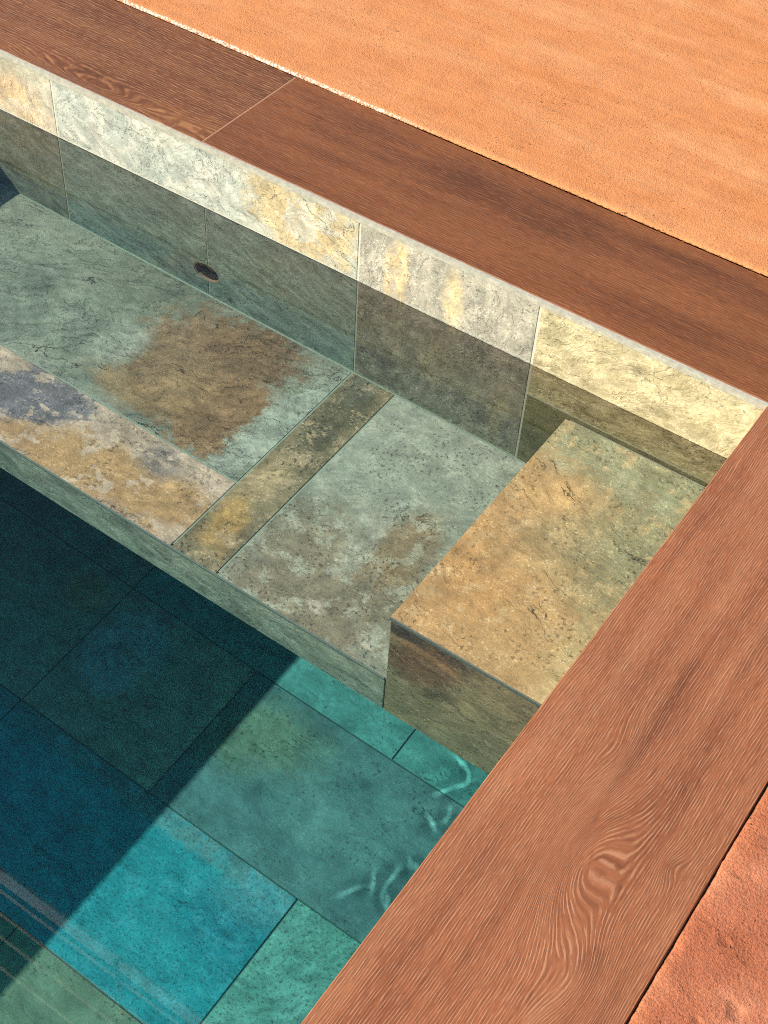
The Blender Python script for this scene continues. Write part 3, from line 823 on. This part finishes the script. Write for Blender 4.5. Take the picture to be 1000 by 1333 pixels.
def board(name, x0, x1, y, z, wdt, thk, tilt, mat, parent):
    ca, sa = math.cos(tilt), math.sin(tilt)
    V = []
    for xx in (x0, x1):
        for (u, w) in ((-thk / 2, -wdt / 2), (thk / 2, -wdt / 2), (thk / 2, wdt / 2), (-thk / 2, wdt / 2)):
            V.append((xx, y + u * ca - w * sa, z + u * sa + w * ca))
    return mesh_obj(name, V, [(0, 3, 2, 1), (4, 5, 6, 7), (0, 1, 5, 4), (1, 2, 6, 5), (2, 3, 7, 6), (3, 0, 4, 7)], mat, parent)
board('rail', PX0, PX1, -0.432, RZ + 0.02, 0.064, 0.012, math.radians(16), white_metal, dr)
for py in (-0.478, -0.538, -0.598, -0.675):
    board('wire', PX0, PX1, py, RZ + 0.008, 0.019, 0.004, math.radians(16), white_metal, dr)
tube('tie_wire', (-1.353, -0.438, RZ), (-1.150, -0.61, RZ + 0.005), 0.010, white_metal, dr, 8)

# ------------------------------------------------------------------ water
def water():
    """the surface refracts; the body of water below it absorbs"""
    mat = bpy.data.materials.new('water')
    mat.use_nodes = True
    t = mat.node_tree
    t.nodes.remove(t.nodes['Principled BSDF'])
    g = t.nodes.new('ShaderNodeBsdfGlass')
    g.inputs['IOR'].default_value = 1.333
    g.inputs['Roughness'].default_value = 0.0
    g.inputs['Color'].default_value = (1, 1, 1, 1)
    t.links.new(g.outputs[0], t.nodes['Material Output'].inputs['Surface'])
    X0, X1, Y0, Y1 = LX - 0.006, 0.006, -5.256, 0.006
    rx0, rx1, ry0, ry1 = -1.34, -1.0, -1.48, -0.885       # a patch of small ripples
    V, F = [], []
    for (a, b, c, d) in ((X0, rx0, Y0, Y1), (rx1, X1, Y0, Y1), (rx0, rx1, Y0, ry0), (rx0, rx1, ry1, Y1)):
        i = len(V)
        V += [(a, c, WATER), (b, c, WATER), (b, d, WATER), (a, d, WATER)]
        F.append((i, i + 1, i + 2, i + 3))
    rnd = random.Random(5)
    humps = []                                   # short crests, each a weak lens for the sun
    for (cx, cy, n, sp) in ((-1.160, -1.310, 4, 0.024), (-1.128, -1.225, 2, 0.016), (-1.142, -1.105, 5, 0.028), (-1.142, -1.000, 4, 0.026)):
        for _ in range(n):
            g_ = rnd.uniform(-0.6, 1.6)
            r1, r2 = rnd.uniform(0.011, 0.016), rnd.uniform(0.020, 0.034)
            humps.append((cx + rnd.gauss(0, sp), cy + rnd.gauss(0, sp), math.cos(g_), math.sin(g_), r1, r2, rnd.uniform(0.85, 1.2) * r1 * r1))
    nx, ny = 190, 330
    i0 = len(V)
    for j in range(ny + 1):
        for i in range(nx + 1):
            x = rx0 + (rx1 - rx0) * i / nx
            y = ry0 + (ry1 - ry0) * j / ny
            h = 0.0
            for (a, b, cg, sg, r1, r2, am) in humps:
                u, w = (x - a) * cg + (y - b) * sg, -(x - a) * sg + (y - b) * cg
                q = (u / r1) ** 2 + (w / r2) ** 2
                if q < 14:
                    h += am * math.exp(-q)
            ed = min(x - rx0, rx1 - x, y - ry0, ry1 - y)
            V.append((x, y, WATER + h * min(1.0, max(0.0, ed / 0.03 - 0.1))))
    for j in range(ny):
        for i in range(nx):
            a = i0 + j * (nx + 1) + i
            F.append((a, a + 1, a + nx + 2, a + nx + 1))
    o = mesh_obj('water', V, F, mat, None, True, (X0, Y0, WATER))
    o['kind'] = 'structure'
    o['label'] = 'still clear surface of the pool water'
    o.cycles.is_caustics_receiver = False
    o.cycles.is_caustics_caster = True
    vm_ = bpy.data.materials.new('water_body')
    vm_.use_nodes = True
    t = vm_.node_tree
    t.nodes.remove(t.nodes['Principled BSDF'])
    va = t.nodes.new('ShaderNodeVolumeAbsorption')
    va.inputs['Density'].default_value = 1.0
    va.inputs['Color'].default_value = (0.22, 0.935, 0.925, 1)
    t.links.new(va.outputs[0], t.nodes['Material Output'].inputs['Volume'])
    v, f = box_geo(X0, X1, Y0, Y1, FLOOR - 0.02, WATER + 0.004)
    w = mesh_obj('water_body', v, f, vm_)
    w['kind'] = 'structure'
    w['label'] = 'clear pool water turning teal with depth'
    w.cycles.is_caustics_receiver = False
water()
